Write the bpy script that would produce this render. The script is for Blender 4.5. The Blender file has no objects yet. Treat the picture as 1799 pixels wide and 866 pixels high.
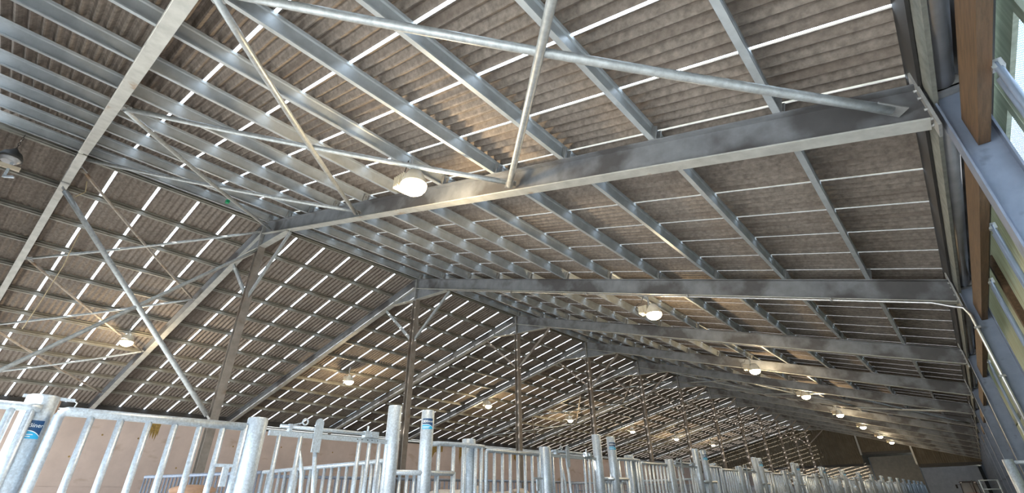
import bpy, math, random
from mathutils import Vector, Matrix

random.seed(7)
SC = bpy.context.scene
COL = SC.collection
V = Vector

# ------------------------------------------------------------------ camera
PITCH, YAW, ROLL = math.radians(29.97), math.radians(40.4), math.radians(-0.94)
FPX, CY = 837.52, 392.17
F = V((-math.sin(YAW) * math.cos(PITCH), math.cos(YAW) * math.cos(PITCH), math.sin(PITCH)))
R0 = V((math.cos(YAW), math.sin(YAW), 0))
U0 = R0.cross(F)
c_, s_ = math.cos(ROLL), math.sin(ROLL)
RV = c_ * R0 + s_ * U0
UV = -s_ * R0 + c_ * U0
cd = bpy.data.cameras.new('camera')
cam = bpy.data.objects.new('camera', cd)
COL.objects.link(cam)
m = Matrix((RV, UV, -F)).transposed().to_4x4()
m.translation = V((12.929, 1.086, 1.2))
cam.matrix_world = m
cd.sensor_width = 36
cd.lens = FPX / 1799 * 36
cd.shift_y = (CY - 432.5) / 1799
cd.clip_start = 0.02
cd.clip_end = 500
SC.camera = cam

# ------------------------------------------------------------------ light
SKY_COL = (0.72, 0.85, 1.0)
SKY_STR = 9.0
SUN_STR = 60.0
SUN_DIR = V((0.10, 0.87, -0.375))
LAMP_W = 330.0
EXPOSURE = -0.55
w = bpy.data.worlds.new('sky')
SC.world = w
w.use_nodes = True
nt = w.node_tree
bg = nt.nodes['Background']
# overcast-type sky: zenith three to four times as bright as the horizon
_tc = nt.nodes.new('ShaderNodeTexCoord')
_sp = nt.nodes.new('ShaderNodeSeparateXYZ')
_mr = nt.nodes.new('ShaderNodeMapRange')
nt.links.new(_tc.outputs['Generated'], _sp.inputs[0])
nt.links.new(_sp.outputs['Z'], _mr.inputs['Value'])
_mr.inputs['From Min'].default_value = 0.0
_mr.inputs['From Max'].default_value = 1.0
_mr.inputs['To Min'].default_value = SKY_STR * 0.5
_mr.inputs['To Max'].default_value = SKY_STR * 3.0
bg.inputs[0].default_value = (*SKY_COL, 1)
nt.links.new(_mr.outputs[0], bg.inputs[1])
sd = bpy.data.lights.new('sun', 'SUN')
sd.energy = SUN_STR
sd.angle = math.radians(0.6)
sd.color = (1, 0.95, 0.88)
sun = bpy.data.objects.new('sun', sd)
COL.objects.link(sun)
sun.rotation_euler = SUN_DIR.to_track_quat('-Z', 'Y').to_euler()
sun.location = (-20, -20, 25)
SC.view_settings.view_transform = 'Standard'
SC.view_settings.look = 'None'
SC.view_settings.gamma = 1
SC.view_settings.use_curve_mapping = False
SC.view_settings.exposure = EXPOSURE
SC.cycles.use_denoising = True
SC.cycles.max_bounces = 8
SC.cycles.diffuse_bounces = 5
SC.cycles.glossy_bounces = 3
SC.cycles.transmission_bounces = 3
SC.cycles.transparent_max_bounces = 8
SC.cycles.sample_clamp_indirect = 8
SC.cycles.caustics_reflective = False
SC.cycles.caustics_refractive = False

# ------------------------------------------------------------------ layout numbers (metres)
S = 5.5                                   # bay length
FY = [1.25] + [S * k for k in range(1, 13)]  # frame positions along the barn
Y0, Y1 = -0.35, 98.0                       # roof ends
YP = 68.6                                  # hanging partition across the barn
APEX = 8.12
SR, SL = 0.2945, 0.2345                   # roof pitches right / left
WX = 13.64                                # inner face of the right columns
LX = -14.2                                # left wall face
def top(x):  return APEX - (SR * x if x > 0 else -SL * x)      # rafter top
def bot(x):  return (7.73 - 0.2935 * x) if x > 0 else (7.78 + 0.2335 * x)
ORD = ['nearest', 'second', 'third', 'fourth', 'fifth', 'sixth', 'seventh', 'eighth', 'ninth', 'tenth',
       'eleventh', 'twelfth', 'thirteenth', 'fourteenth', 'fifteenth', 'sixteenth', 'seventeenth', 'eighteenth', 'nineteenth']

# ------------------------------------------------------------------ materials
def mat(name, col, rough=0.6, metal=0.0, var=0.25, scale=6.0, col2=None, bump=0.0, detail=4, stretch=None, spec=0.5):
    mt = bpy.data.materials.new(name)
    mt.use_nodes = True
    n, l = mt.node_tree.nodes, mt.node_tree.links
    b = n['Principled BSDF']
    b.inputs['Roughness'].default_value = rough
    b.inputs['Metallic'].default_value = metal
    b.inputs['Specular IOR Level'].default_value = spec
    tc = n.new('ShaderNodeTexCoord')
    src = tc.outputs['Object']
    if stretch:
        mp = n.new('ShaderNodeMapping')
        mp.inputs['Scale'].default_value = stretch
        l.new(src, mp.inputs[0])
        src = mp.outputs[0]
    nz = n.new('ShaderNodeTexNoise')
    nz.inputs['Scale'].default_value = scale
    nz.inputs['Detail'].default_value = detail
    nz.inputs['Roughness'].default_value = 0.65
    l.new(src, nz.inputs['Vector'])
    rp = n.new('ShaderNodeValToRGB')
    rp.color_ramp.elements[0].position = 0.32
    rp.color_ramp.elements[1].position = 0.68
    a = [c * (1 - var) for c in col]
    d = col2 if col2 else [min(1, c * (1 + var)) for c in col]
    rp.color_ramp.elements[0].color = (*a, 1)
    rp.color_ramp.elements[1].color = (*d, 1)
    l.new(nz.outputs['Fac'], rp.inputs[0])
    l.new(rp.outputs[0], b.inputs['Base Color'])
    if bump:
        bp = n.new('ShaderNodeBump')
        bp.inputs['Strength'].default_value = bump
        bp.inputs['Distance'].default_value = 0.01
        l.new(nz.outputs['Fac'], bp.inputs['Height'])
        l.new(bp.outputs[0], b.inputs['Normal'])
    return mt

def two_layer(mt, col, scale, lo, hi, stretch=None, fac=1.0):
    """adds a second blotchy colour (dirt, rust, stain) over the base colour"""
    n, l = mt.node_tree.nodes, mt.node_tree.links
    b = n['Principled BSDF']
    old = b.inputs['Base Color'].links[0].from_socket
    tc = n.new('ShaderNodeTexCoord')
    mp = n.new('ShaderNodeMapping')
    if stretch: mp.inputs['Scale'].default_value = stretch
    mp.inputs['Location'].default_value = (3.1, 7.7, 1.3)
    l.new(tc.outputs['Object'], mp.inputs[0])
    nz = n.new('ShaderNodeTexNoise')
    nz.inputs['Scale'].default_value = scale
    nz.inputs['Detail'].default_value = 5
    l.new(mp.outputs[0], nz.inputs['Vector'])
    mr = n.new('ShaderNodeMapRange')
    mr.inputs['From Min'].default_value = lo
    mr.inputs['From Max'].default_value = hi
    mr.inputs['To Max'].default_value = fac
    l.new(nz.outputs['Fac'], mr.inputs['Value'])
    mx = n.new('ShaderNodeMix')
    mx.data_type = 'RGBA'
    l.new(mr.outputs[0], mx.inputs[0])
    l.new(old, mx.inputs[6])
    mx.inputs[7].default_value = (*col, 1)
    l.new(mx.outputs[2], b.inputs['Base Color'])
    return mt

M = {}
M['sheet'] = two_layer(mat('fibre_cement', (0.205, 0.178, 0.154), 0.9, 0, 0.3, 14, bump=0.3, spec=0.2), (0.12, 0.095, 0.08), 1.6, 0.5, 0.72, (0.25, 3, 0.25), 0.6)
M['sheet_top'] = mat('darkened_sheet_top', (0.045, 0.045, 0.038), 0.95, 0, 0.3, 3, spec=0.1)  # outer faces darkened to hold down the skylight seen through the slots
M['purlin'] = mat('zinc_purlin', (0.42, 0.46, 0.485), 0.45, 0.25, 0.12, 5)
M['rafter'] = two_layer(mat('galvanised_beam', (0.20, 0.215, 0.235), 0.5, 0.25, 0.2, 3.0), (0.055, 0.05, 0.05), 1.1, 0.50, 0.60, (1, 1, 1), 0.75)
M['purlin_shaded'] = mat('shaded_purlin', (0.24, 0.235, 0.205), 0.55, 0.15, 0.15, 5)  # left-slope purlins: shade put into a darker copy of the zinc colour
M['plate'] = mat('dull_steel_plate', (0.34, 0.35, 0.35), 0.5, 0.4, 0.2, 8)
M['strip'] = two_layer(mat('pale_galvanised_beam', (0.44, 0.45, 0.425), 0.55, 0.3, 0.15, 5), (0.27, 0.16, 0.07), 2.6, 0.64, 0.74)  # on the rafter flanges this pale tone carries the floor's bounce light
M['tube'] = mat('galvanised_tube', (0.37, 0.40, 0.41), 0.45, 0.45, 0.2, 16)
M['flat'] = two_layer(mat('weathered_flat_bar', (0.36, 0.33, 0.29), 0.6, 0.3, 0.2, 9), (0.22, 0.14, 0.08), 4, 0.55, 0.7)
M['post'] = two_layer(mat('centre_post_steel', (0.25, 0.225, 0.20), 0.5, 0.3, 0.2, 5), (0.17, 0.11, 0.07), 2.2, 0.58, 0.72)
M['fence'] = two_layer(mat('spangled_galvanising', (0.55, 0.63, 0.70), 0.38, 0.45, 0.22, 45, bump=0.15), (0.40, 0.45, 0.52), 9, 0.5, 0.75, None, 0.7)
M['fence_shaded'] = mat('shaded_galvanising', (0.27, 0.32, 0.41), 0.5, 0.4, 0.2, 30)  # inner pen fences: shade put into a darker galvanising colour
M['column'] = two_layer(mat('column_steel', (0.20, 0.24, 0.32), 0.42, 0.3, 0.12, 4), (0.12, 0.14, 0.18), 6, 0.6, 0.75)
M['timber'] = two_layer(mat('brown_timber', (0.085, 0.048, 0.022), 0.7, 0, 0.35, 6, stretch=(8, 0.6, 8), bump=0.3), (0.13, 0.07, 0.035), 2.5, 0.55, 0.75, (4, .5, 4))
M['board'] = mat('green_treated_board', (0.50, 0.54, 0.42), 0.7, 0, 0.2, 5, stretch=(8, 1, 1), bump=0.2)
M['concrete'] = two_layer(mat('pink_concrete', (0.50, 0.42, 0.385), 0.85, 0, 0.08, 1.2, bump=0.15), (0.30, 0.22, 0.14), 0.9, 0.60, 0.75, (1, 1, 2.2), 0.7)
M['stain'] = mat('ochre_stain', (0.25, 0.17, 0.05), 0.9, 0, 0.4, 12)
M['floor'] = mat('dusty_concrete', (0.15, 0.145, 0.14), 0.9, 0, 0.15, 1.0)
M['yard'] = mat('yard_gravel', (0.48, 0.46, 0.42), 0.95, 0, 0.2, 1.5)
M['gutter'] = mat('grey_gutter', (0.40, 0.42, 0.45), 0.35, 0.2, 0.15, 4)
M['seal'] = mat('pale_seal_strip', (0.17, 0.18, 0.16), 0.7, 0, 0.25, 9)
M['dark'] = mat('black_steel', (0.03, 0.03, 0.03), 0.6, 0, 0.2, 4)
M['pvc'] = mat('blue_grey_tube', (0.34, 0.42, 0.55), 0.3, 0.4, 0.08, 8)
M['clad'] = mat('brown_cladding', (0.10, 0.085, 0.06), 0.8, 0, 0.2, 2)
M['doorbrown'] = mat('brown_door_panel', (0.50, 0.40, 0.28), 0.7, 0, 0.12, 2)
M['doorgrey'] = mat('grey_door_panel', (0.62, 0.58, 0.55), 0.6, 0, 0.1, 2)
M['cream'] = mat('cream_lamp_housing', (0.62, 0.56, 0.44), 0.5, 0, 0.08, 6)
M['cable'] = mat('black_cable', (0.03, 0.028, 0.025), 0.6, 0, 0.1, 6)
M['rope'] = mat('straw_rope', (0.45, 0.38, 0.25), 0.9, 0, 0.2, 20)
M['bolt'] = mat('zinc_bolt', (0.6, 0.62, 0.63), 0.3, 0.8, 0.1, 20)
M['navy'] = mat('navy_label', (0.01, 0.06, 0.16), 0.4, 0, 0.05, 4)
M['cyan'] = mat('cyan_label', (0.03, 0.42, 0.72), 0.4, 0, 0.05, 4)
M['white'] = mat('white_ink', (0.85, 0.9, 0.92), 0.5, 0, 0.03, 4)
M['cowbrown'] = mat('brown_hide', (0.42, 0.27, 0.18), 0.85, 0, 0.15, 14)
M['cowcream'] = mat('cream_hide', (0.70, 0.60, 0.50), 0.85, 0, 0.1, 10)
M['hoof'] = mat('dark_hoof', (0.06, 0.05, 0.04), 0.6, 0, 0.1, 10)
M['red'] = mat('red_paint', (0.35, 0.02, 0.02), 0.4, 0, 0.1, 5)
M['tyre'] = mat('tyre_rubber', (0.02, 0.02, 0.02), 0.85, 0, 0.1, 10)
M['wood_stub'] = mat('brown_weathered_post', (0.20, 0.13, 0.09), 0.8, 0, 0.3, 10)
M['green'] = mat('green_tag', (0.0, 0.25, 0.10), 0.5, 0, 0.05, 4)

def emis(name, col, st):
    mt = bpy.data.materials.new(name); mt.use_nodes = True
    n, l = mt.node_tree.nodes, mt.node_tree.links
    n.remove(n['Principled BSDF'])
    e = n.new('ShaderNodeEmission'); e.inputs[0].default_value = (*col, 1); e.inputs[1].default_value = st
    l.new(e.outputs[0], n['Material Output'].inputs[0])
    return mt
M['lamp'] = emis('lit_lamp_glass', (1.0, 0.80, 0.52), 40)

def glass(name, col):
    mt = bpy.data.materials.new(name); mt.use_nodes = True
    b = mt.node_tree.nodes['Principled BSDF']
    b.inputs['Base Color'].default_value = (*col, 1)
    b.inputs['Roughness'].default_value = 0.05
    b.inputs['Alpha'].default_value = 0.45
    return mt
M['glass'] = glass('cab_glass', (0.45, 0.5, 0.5))

def netting():
    mt = bpy.data.materials.new('white_windbreak_netting'); mt.use_nodes = True
    n, l = mt.node_tree.nodes, mt.node_tree.links
    n.remove(n['Principled BSDF'])
    out = n['Material Output']
    tc = n.new('ShaderNodeTexCoord')
    mp = n.new('ShaderNodeMapping'); mp.inputs['Scale'].default_value = (1, 1, 1)
    mp.inputs['Rotation'].default_value = (math.radians(90), 0, math.radians(90))
    l.new(tc.outputs['Object'], mp.inputs[0])
    sep = n.new('ShaderNodeSeparateXYZ'); l.new(tc.outputs['Object'], sep.inputs[0])
    def wave(sock, sc):
        mu = n.new('ShaderNodeMath'); mu.operation = 'MULTIPLY'; mu.inputs[1].default_value = sc
        l.new(sock, mu.inputs[0])
        si = n.new('ShaderNodeMath'); si.operation = 'SINE'; l.new(mu.outputs[0], si.inputs[0])
        return si.outputs[0]
    a = wave(sep.outputs['Y'], 2 * math.pi / 0.026); b_ = wave(sep.outputs['Z'], 2 * math.pi / 0.018)
    mul = n.new('ShaderNodeMath'); mul.operation = 'MAXIMUM'; l.new(a, mul.inputs[0]); l.new(b_, mul.inputs[1])
    gt = n.new('ShaderNodeMath'); gt.operation = 'GREATER_THAN'; gt.inputs[1].default_value = -0.1
    l.new(mul.outputs[0], gt.inputs[0])
    tr = n.new('ShaderNodeBsdfTransparent')
    tl = n.new('ShaderNodeBsdfTranslucent'); tl.inputs[0].default_value = (0.42, 0.50, 0.56, 1)
    df = n.new('ShaderNodeBsdfDiffuse'); df.inputs[0].default_value = (0.5, 0.52, 0.53, 1)
    m1 = n.new('ShaderNodeMixShader'); m1.inputs[0].default_value = 0.5
    l.new(tl.outputs[0], m1.inputs[1]); l.new(df.outputs[0], m1.inputs[2])
    m2 = n.new('ShaderNodeMixShader'); l.new(gt.outputs[0], m2.inputs[0])
    l.new(tr.outputs[0], m2.inputs[1]); l.new(m1.outputs[0], m2.inputs[2])
    l.new(m2.outputs[0], out.inputs[0])
    return mt
M['net'] = netting()

def plank_mat(name='pale_green_wall_sheet', c0=(0.36, 0.34, 0.25, 1), c1=(0.47, 0.50, 0.40, 1), mixf=0.72):
    """pale green translucent wall sheet, lit from outside"""
    mt = bpy.data.materials.new(name); mt.use_nodes = True
    n, l = mt.node_tree.nodes, mt.node_tree.links
    n.remove(n['Principled BSDF'])
    tc = n.new('ShaderNodeTexCoord')
    mp = n.new('ShaderNodeMapping'); mp.inputs['Scale'].default_value = (6, 9, 0.6)
    l.new(tc.outputs['Object'], mp.inputs[0])
    nz = n.new('ShaderNodeTexNoise'); nz.inputs['Scale'].default_value = 2.2; nz.inputs['Detail'].default_value = 5
    l.new(mp.outputs[0], nz.inputs['Vector'])
    rp = n.new('ShaderNodeValToRGB')
    rp.color_ramp.elements[0].position = 0.35; rp.color_ramp.elements[1].position = 0.65
    rp.color_ramp.elements[0].color = c0; rp.color_ramp.elements[1].color = c1
    l.new(nz.outputs['Fac'], rp.inputs[0])
    tl = n.new('ShaderNodeBsdfTranslucent'); df = n.new('ShaderNodeBsdfDiffuse')
    l.new(rp.outputs[0], tl.inputs[0]); l.new(rp.outputs[0], df.inputs[0])
    mx = n.new('ShaderNodeMixShader'); mx.inputs[0].default_value = mixf
    l.new(tl.outputs[0], mx.inputs[1]); l.new(df.outputs[0], mx.inputs[2])
    l.new(mx.outputs[0], n['Material Output'].inputs[0])
    return mt
M['plank'] = plank_mat()
M['plank_dimmed'] = plank_mat('dimmed_wall_boards', (0.24, 0.23, 0.18, 1), (0.34, 0.35, 0.28, 1), 0.97)  # darker, nearly opaque copy that keeps the far bays dim
M['board'] = plank_mat('pale_green_translucent_strip', (0.40, 0.43, 0.36, 1), (0.52, 0.56, 0.48, 1), 0.6)

# ------------------------------------------------------------------ mesh helpers
class MB:
    def __init__(self): self.v, self.f, self.s = [], [], []
    def add(self, vs, fs, smooth=False):
        o = len(self.v)
        self.v += [tuple(p) for p in vs]
        self.f += [tuple(i + o for i in f) for f in fs]
        self.s += [smooth] * len(fs)
        return self
    def box(self, a, b):
        x0, y0, z0 = a; x1, y1, z1 = b
        vs = [(x, y, z) for z in (z0, z1) for y in (y0, y1) for x in (x0, x1)]
        return self.add(vs, [(0, 2, 3, 1), (4, 5, 7, 6), (0, 1, 5, 4), (2, 6, 7, 3), (0, 4, 6, 2), (1, 3, 7, 5)])
    def prism(self, prof, p0, p1, up=(0, 0, 1), smooth=False, caps=True):
        """closed profile [(u,v)...]; v runs along up, u along dir x up"""
        p0, p1 = V(p0), V(p1); d = (p1 - p0).normalized(); up = V(up)
        vv = (up - d * up.dot(d)).normalized(); uu = d.cross(vv)
        n = len(prof)
        vs = [p0 + uu * a + vv * b for a, b in prof] + [p1 + uu * a + vv * b for a, b in prof]
        self.add(vs, [(i, (i + 1) % n, n + (i + 1) % n, n + i) for i in range(n)], smooth)
        if caps:
            k = len(self.v) - 2 * n
            self.f += [tuple(k + i for i in reversed(range(n))), tuple(k + n + i for i in range(n))]; self.s += [False, False]
        return self
    def bar(self, p0, p1, w_, h, up=(0, 0, 1)):
        return self.prism([(-w_ / 2, -h / 2), (w_ / 2, -h / 2), (w_ / 2, h / 2), (-w_ / 2, h / 2)], p0, p1, up)
    def tube(self, pts, r, seg=10, caps=True):
        pts = [V(p) for p in pts]
        rings, prev = [], None
        for i, p in enumerate(pts):
            d = ((pts[i + 1] - p) if i == 0 else (p - pts[i - 1]) if i == len(pts) - 1 else (pts[i + 1] - p).normalized() + (p - pts[i - 1]).normalized()).normalized()
            a = prev if prev else (V((0, 0, 1)) if abs(d.z) < 0.9 else V((1, 0, 0)))
            a = (a - d * a.dot(d)).normalized(); prev = a; b = d.cross(a)
            rr = r[i] if isinstance(r, (list, tuple)) else r
            rings.append([p + (a * math.cos(2 * math.pi * k / seg) + b * math.sin(2 * math.pi * k / seg)) * rr for k in range(seg)])
        o = len(self.v)
        vs = [q for rg in rings for q in rg]
        fs = [(i * seg + k, i * seg + (k + 1) % seg, (i + 1) * seg + (k + 1) % seg, (i + 1) * seg + k) for i in range(len(pts) - 1) for k in range(seg)]
        self.add(vs, fs, True)
        if caps:
            self.f += [tuple(o + i for i in reversed(range(seg))), tuple(o + (len(pts) - 1) * seg + i for i in range(seg))]; self.s += [False, False]
        return self
    def ball(self, c, r, seg=12, rings=8, sc=(1, 1, 1)):
        c = V(c); vs = [c + V((0, 0, r * sc[2]))]
        for i in range(1, rings):
            t = math.pi * i / rings
            for k in range(seg):
                a = 2 * math.pi * k / seg
                vs.append(c + V((r * sc[0] * math.sin(t) * math.cos(a), r * sc[1] * math.sin(t) * math.sin(a), r * sc[2] * math.cos(t))))
        vs.append(c - V((0, 0, r * sc[2])))
        fs = [(0, 1 + k, 1 + (k + 1) % seg) for k in range(seg)]
        for i in range(rings - 2):
            for k in range(seg):
                fs.append((1 + i * seg + k, 1 + (i + 1) * seg + k, 1 + (i + 1) * seg + (k + 1) % seg, 1 + i * seg + (k + 1) % seg))
        L = len(vs) - 1; o = 1 + (rings - 2) * seg
        fs += [(o + k, L, o + (k + 1) % seg) for k in range(seg)]
        return self.add(vs, fs, True)
    def disc_stack(self, c, prof, seg=20, axis='z'):
        """lathe about a vertical axis: prof [(r,z)...]"""
        c = V(c); vs = []
        for r, z in prof:
            for k in range(seg):
                a = 2 * math.pi * k / seg
                vs.append(c + V((r * math.cos(a), r * math.sin(a), z)))
        n = len(prof)
        fs = [(i * seg + k, i * seg + (k + 1) % seg, (i + 1) * seg + (k + 1) % seg, (i + 1) * seg + k) for i in range(n - 1) for k in range(seg)]
        o = len(self.v)
        self.add(vs, fs, True)
        self.f += [tuple(o + i for i in reversed(range(seg))), tuple(o + (n - 1) * seg + i for i in range(seg))]; self.s += [False, False]
        return self
    def obj(self, name, mt, parent=None, label=None, cat=None, group=None, kind=None):
        me = bpy.data.meshes.new(name)
        base = V(parent['_o']) if parent is not None and '_o' in parent else V((0, 0, 0))
        if parent is None and not kind:
            # origin at the middle of the base
            xs = [p[0] for p in self.v]; ys = [p[1] for p in self.v]; zs = [p[2] for p in self.v]
            base = V(((min(xs) + max(xs)) / 2, (min(ys) + max(ys)) / 2, min(zs)))
        me.from_pydata([tuple(V(p) - base) for p in self.v], [], self.f)
        me.polygons.foreach_set('use_smooth', self.s)
        me.materials.append(mt)
        me.validate()
        bmfix(me)
        o = bpy.data.objects.new(name, me)
        COL.objects.link(o)
        if parent is not None:
            o.parent = parent
        else:
            o.location = base
        if label: o['label'] = label
        if cat: o['category'] = cat
        if group: o['group'] = group
        if kind: o['kind'] = kind
        return o

import bmesh
def bmfix(me):
    b = bmesh.new(); b.from_mesh(me)
    bmesh.ops.recalc_face_normals(b, faces=b.faces)
    b.to_mesh(me); b.free()

def thing(name, loc, label, cat, group=None):
    o = bpy.data.objects.new(name, None)
    o.empty_display_size = 0.2
    COL.objects.link(o)
    o.location = loc
    o['_o'] = tuple(loc)
    o['label'] = label; o['category'] = cat
    if group: o['group'] = group
    return o

def copy_tree(src, off, label):
    c = src.copy(); COL.objects.link(c)
    c.location = V(src.location) + V(off)
    c['label'] = label
    def kids(a, b):
        for ch in a.children:
            d = ch.copy(); COL.objects.link(d); d.parent = b
            kids(ch, d)
    kids(src, c)
    return c

def ibeam(h, b, tf=0.014, tw=0.010):
    H, B, T = h / 2, b / 2, tw / 2
    return [(-B, -H), (B, -H), (B, -H + tf), (T, -H + tf), (T, H - tf), (B, H - tf), (B, H), (-B, H), (-B, H - tf), (-T, H - tf), (-T, -H + tf), (-B, -H + tf)]

def struct(mb, name, mt): return mb.obj(name, mt, kind='structure')

# ------------------------------------------------------------------ setting: ground, floor, walls, roof
struct(MB().box((-90, -90, -0.4), (90, 160, -0.12)), 'ground', M['yard'])
struct(MB().box((LX - 0.6, Y0, -0.11), (14.2, Y1 + 0.4, 0.0)), 'floor', M['floor'])

# left wall of stacked concrete panels, joints modelled as recesses
mb = MB()
for ya_, yb_, joints in ((Y0, 4.6, (1.86,)), (4.6, 10.6, (1.86,)), (10.6, 16.1, (3.14,)), (16.1, 21.6, (3.14,)), (21.6, 27.1, (3.14,)), (27.1, 38, (1.86, 3.14)), (38, 49, (3.14,)), (49, Y1, (3.14,))):
    z = 0.0
    for j in (*joints, 4.40):
        mb.box((LX - 0.25, ya_ + 0.008, z), (LX, yb_ - 0.008, j - (0.016 if j < 4.4 else 0))); z = j
mb.box((LX - 0.25, Y0, 0), (LX - 0.02, Y1, 4.40))
struct(mb, 'wall_left', M['concrete'])
# tie holes and stains
mb = MB()
for (y, z) in [(2.9, 3.75), (4.6, 3.45), (6.3, 3.75), (7.6, 3.7), (9.4, 2.6), (11.6, 3.6), (14, 3.7), (17, 3.6), (5.5, 2.9), (19.5, 2.5), (22, 3.5), (3.9, 2.5)]:
    mb.prism([(0.035 * math.cos(a * math.pi / 5), 0.035 * math.sin(a * math.pi / 5)) for a in range(10)], (LX, y, z), (LX + 0.006, y, z))
struct(mb, 'trim_1', M['stain'])
def stain(y, z1, w_, L, n=9):
    mb = MB(); pts = []
    for i in range(n + 1): pts.append((y - w_ / 2 + w_ * i / n, z1))
    lo = [(y + w_ / 2 - w_ * i / n, z1 - L * (0.35 + 0.65 * random.random())) for i in range(n + 1)]
    P = pts + lo
    k = len(P)
    vs = [(LX + 0.003, a, b) for a, b in P] + [(LX + 0.006, a, b) for a, b in P]
    mb.add(vs, [tuple(range(k)), tuple(reversed(range(k, 2 * k)))] + [(i, (i + 1) % k, k + (i + 1) % k, k + i) for i in range(k)])
    return mb
for i, a in enumerate([(8.1, 4.39, 0.35, 1.0), (24.6, 4.39, 1.3, 0.9), (27.0, 4.39, 0.4, 1.3), (33, 4.39, 0.6, 0.9)]):
    struct(stain(*a), 'trim_%d' % (i + 2), M['stain'])

# corrugated fibre cement roof, strips with an open slot between
def roof(side, name):
    mb = MB(); sl = SR if side > 0 else SL
    xe = 14.1 if side > 0 else 14.75
    ez = 0.26 if side > 0 else 0.135
    nrm = V((sl * side, 0, 1)).normalized()
    p_r = V((0.03 * side, 0, APEX + ez)); p_e = V((xe * side, 0, APEX + ez - sl * xe))
    pitch = S / 6; gap = 0.041 if side > 0 else 0.056; amp = 0.036 if side > 0 else 0.017; th = 0.008; waves = 6; spw = 8
    strips = []
    y = 5.63
    while y > 2.1: y -= pitch
    first = y
    strips.append((Y0, first - gap / 2))
    while y + pitch < Y1:
        strips.append((y + gap / 2, y + pitch - gap / 2)); y += pitch
    strips.append((y + gap / 2, Y1))
    for a, b in strips:
        nw = max(1, round((b - a) / ((pitch - gap) / waves)))
        n = nw * spw
        vs = []
        for i in range(n + 1):
            yy = a + (b - a) * i / n
            h = amp - amp * math.cos(2 * math.pi * nw * i / n)
            for base in (p_r, p_e):
                q = base + V((0, yy, 0)) + nrm * h
                vs += [q, q + nrm * th]
        fs = []
        for i in range(n):
            k = 4 * i
            fs += [(k, k + 2, k + 6, k + 4), (k + 1, k + 5, k + 7, k + 3), (k, k + 4, k + 5, k + 1), (k + 2, k + 3, k + 7, k + 6)]
        fs += [(0, 1, 3, 2), (4 * n, 4 * n + 2, 4 * n + 3, 4 * n + 1)]
        mb.add(vs, fs, False)
    o = struct(mb, name, M['sheet'])
    o.data.materials.append(M['sheet_top'])
    for p in o.data.polygons:
        if p.normal.z > 0.3: p.material_index = 1
    return o
roof(1, 'ceiling_right')
roof(-1, 'ceiling_left')
# ridge cap
mb = MB()
mb.add([(-0.35, Y0, APEX + 0.18), (0, Y0, APEX + 0.44), (0.35, Y0, APEX + 0.30), (-0.35, Y1, APEX + 0.18), (0, Y1, APEX + 0.44), (0.35, Y1, APEX + 0.30),
        (-0.35, Y0, APEX + 0.195), (0, Y0, APEX + 0.455), (0.35, Y0, APEX + 0.31), (-0.35, Y1, APEX + 0.195), (0, Y1, APEX + 0.455), (0.35, Y1, APEX + 0.31)],
       [(0, 1, 4, 3), (1, 2, 5, 4), (6, 9, 10, 7), (7, 10, 11, 8), (0, 3, 9, 6), (2, 8, 11, 5), (0, 6, 7, 1), (1, 7, 8, 2), (3, 4, 10, 9), (4, 5, 11, 10)])
struct(mb, 'trim_6', M['sheet'])
# left eave: gutter lines above the wall and a dark board added to shut out sky
mb = MB()
for z, r in ((4.50, 0.045), (4.60, 0.03)):
    mb.tube([(LX + 0.08, Y0, z), (LX + 0.08, Y1, z)], r, 8)
struct(mb, 'trim_7', M['tube'])
struct(MB().box((LX - 0.2, Y0, 4.41), (LX - 0.05, Y1, 4.89)), 'trim_8', M['dark'])
# right eave: dark boards added to shut out sky under the sheets and behind the gutter
struct(MB().box((13.625, Y0, 4.06), (13.65, Y1, 4.37)), 'trim_12', M['dark'])
struct(MB().box((13.90, Y0, 3.64), (13.925, Y1, 4.24)), 'trim_13', M['dark'])

# unseen front gable cladding, added to block sky and sun above the opening
mb = MB()
P = [(-14.3, 3.0), (13.9, 3.0), (13.9, APEX + 0.22 - SR * 13.9), (0, APEX + 0.10), (-14.3, APEX + 0.10 - SL * 14.3)]
vs = [(x, Y0 - 0.08, z) for x, z in P] + [(x, Y0 - 0.04, z) for x, z in P]
mb.add(vs, [(0, 1, 2, 3, 4), (9, 8, 7, 6, 5)] + [(i, (i + 1) % 5, (i + 1) % 5 + 5, i + 5) for i in range(5)])
struct(mb, 'wall_front_light_block', M['clad'])
# far gable
GY = YP
def gable_piece(x0, x1, z0, mt, name, rib=0.18, dep=0.03):
    mb = MB(); n = max(2, int((x1 - x0) / rib * 2))
    def roofz(x): return (APEX + 0.25 - SR * x) if x > 0 else (APEX + 0.12 + SL * x)
    vs = []
    for i in range(n + 1):
        x = x0 + (x1 - x0) * i / n; y = GY + (dep if i % 2 else 0)
        vs += [(x, y, z0), (x, y, roofz(x)), (x, GY + 0.12, z0), (x, GY + 0.12, roofz(x))]
    fs = []
    for i in range(n):
        k = 4 * i
        fs += [(k, k + 4, k + 5, k + 1), (k + 2, k + 3, k + 7, k + 6), (k + 1, k + 5, k + 7, k + 3), (k, k + 2, k + 6, k + 4)]
    fs += [(0, 1, 3, 2), (4 * n, 4 * n + 2, 4 * n + 3, 4 * n + 1)]
    mb.add(vs, fs)
    return struct(mb, name, mt)
gable_piece(-14.4, 4.2, 3.9, M['clad'], 'wall_back')
gable_piece(4.25, 8.65, 4.95, M['clad'], 'wall_back_middle')
gable_piece(8.7, 13.9, 3.62, M['clad'], 'wall_back_right')
DY = Y1
mb = MB()
P = [(-14.4, 0), (14.1, 0), (14.1, APEX + 0.24 - SR * 14.1), (0, APEX + 0.12), (-14.4, APEX + 0.12 - SL * 14.4)]
vs = [(x, DY + 0.16, z) for x, z in P] + [(x, DY + 0.22, z) for x, z in P]
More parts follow.
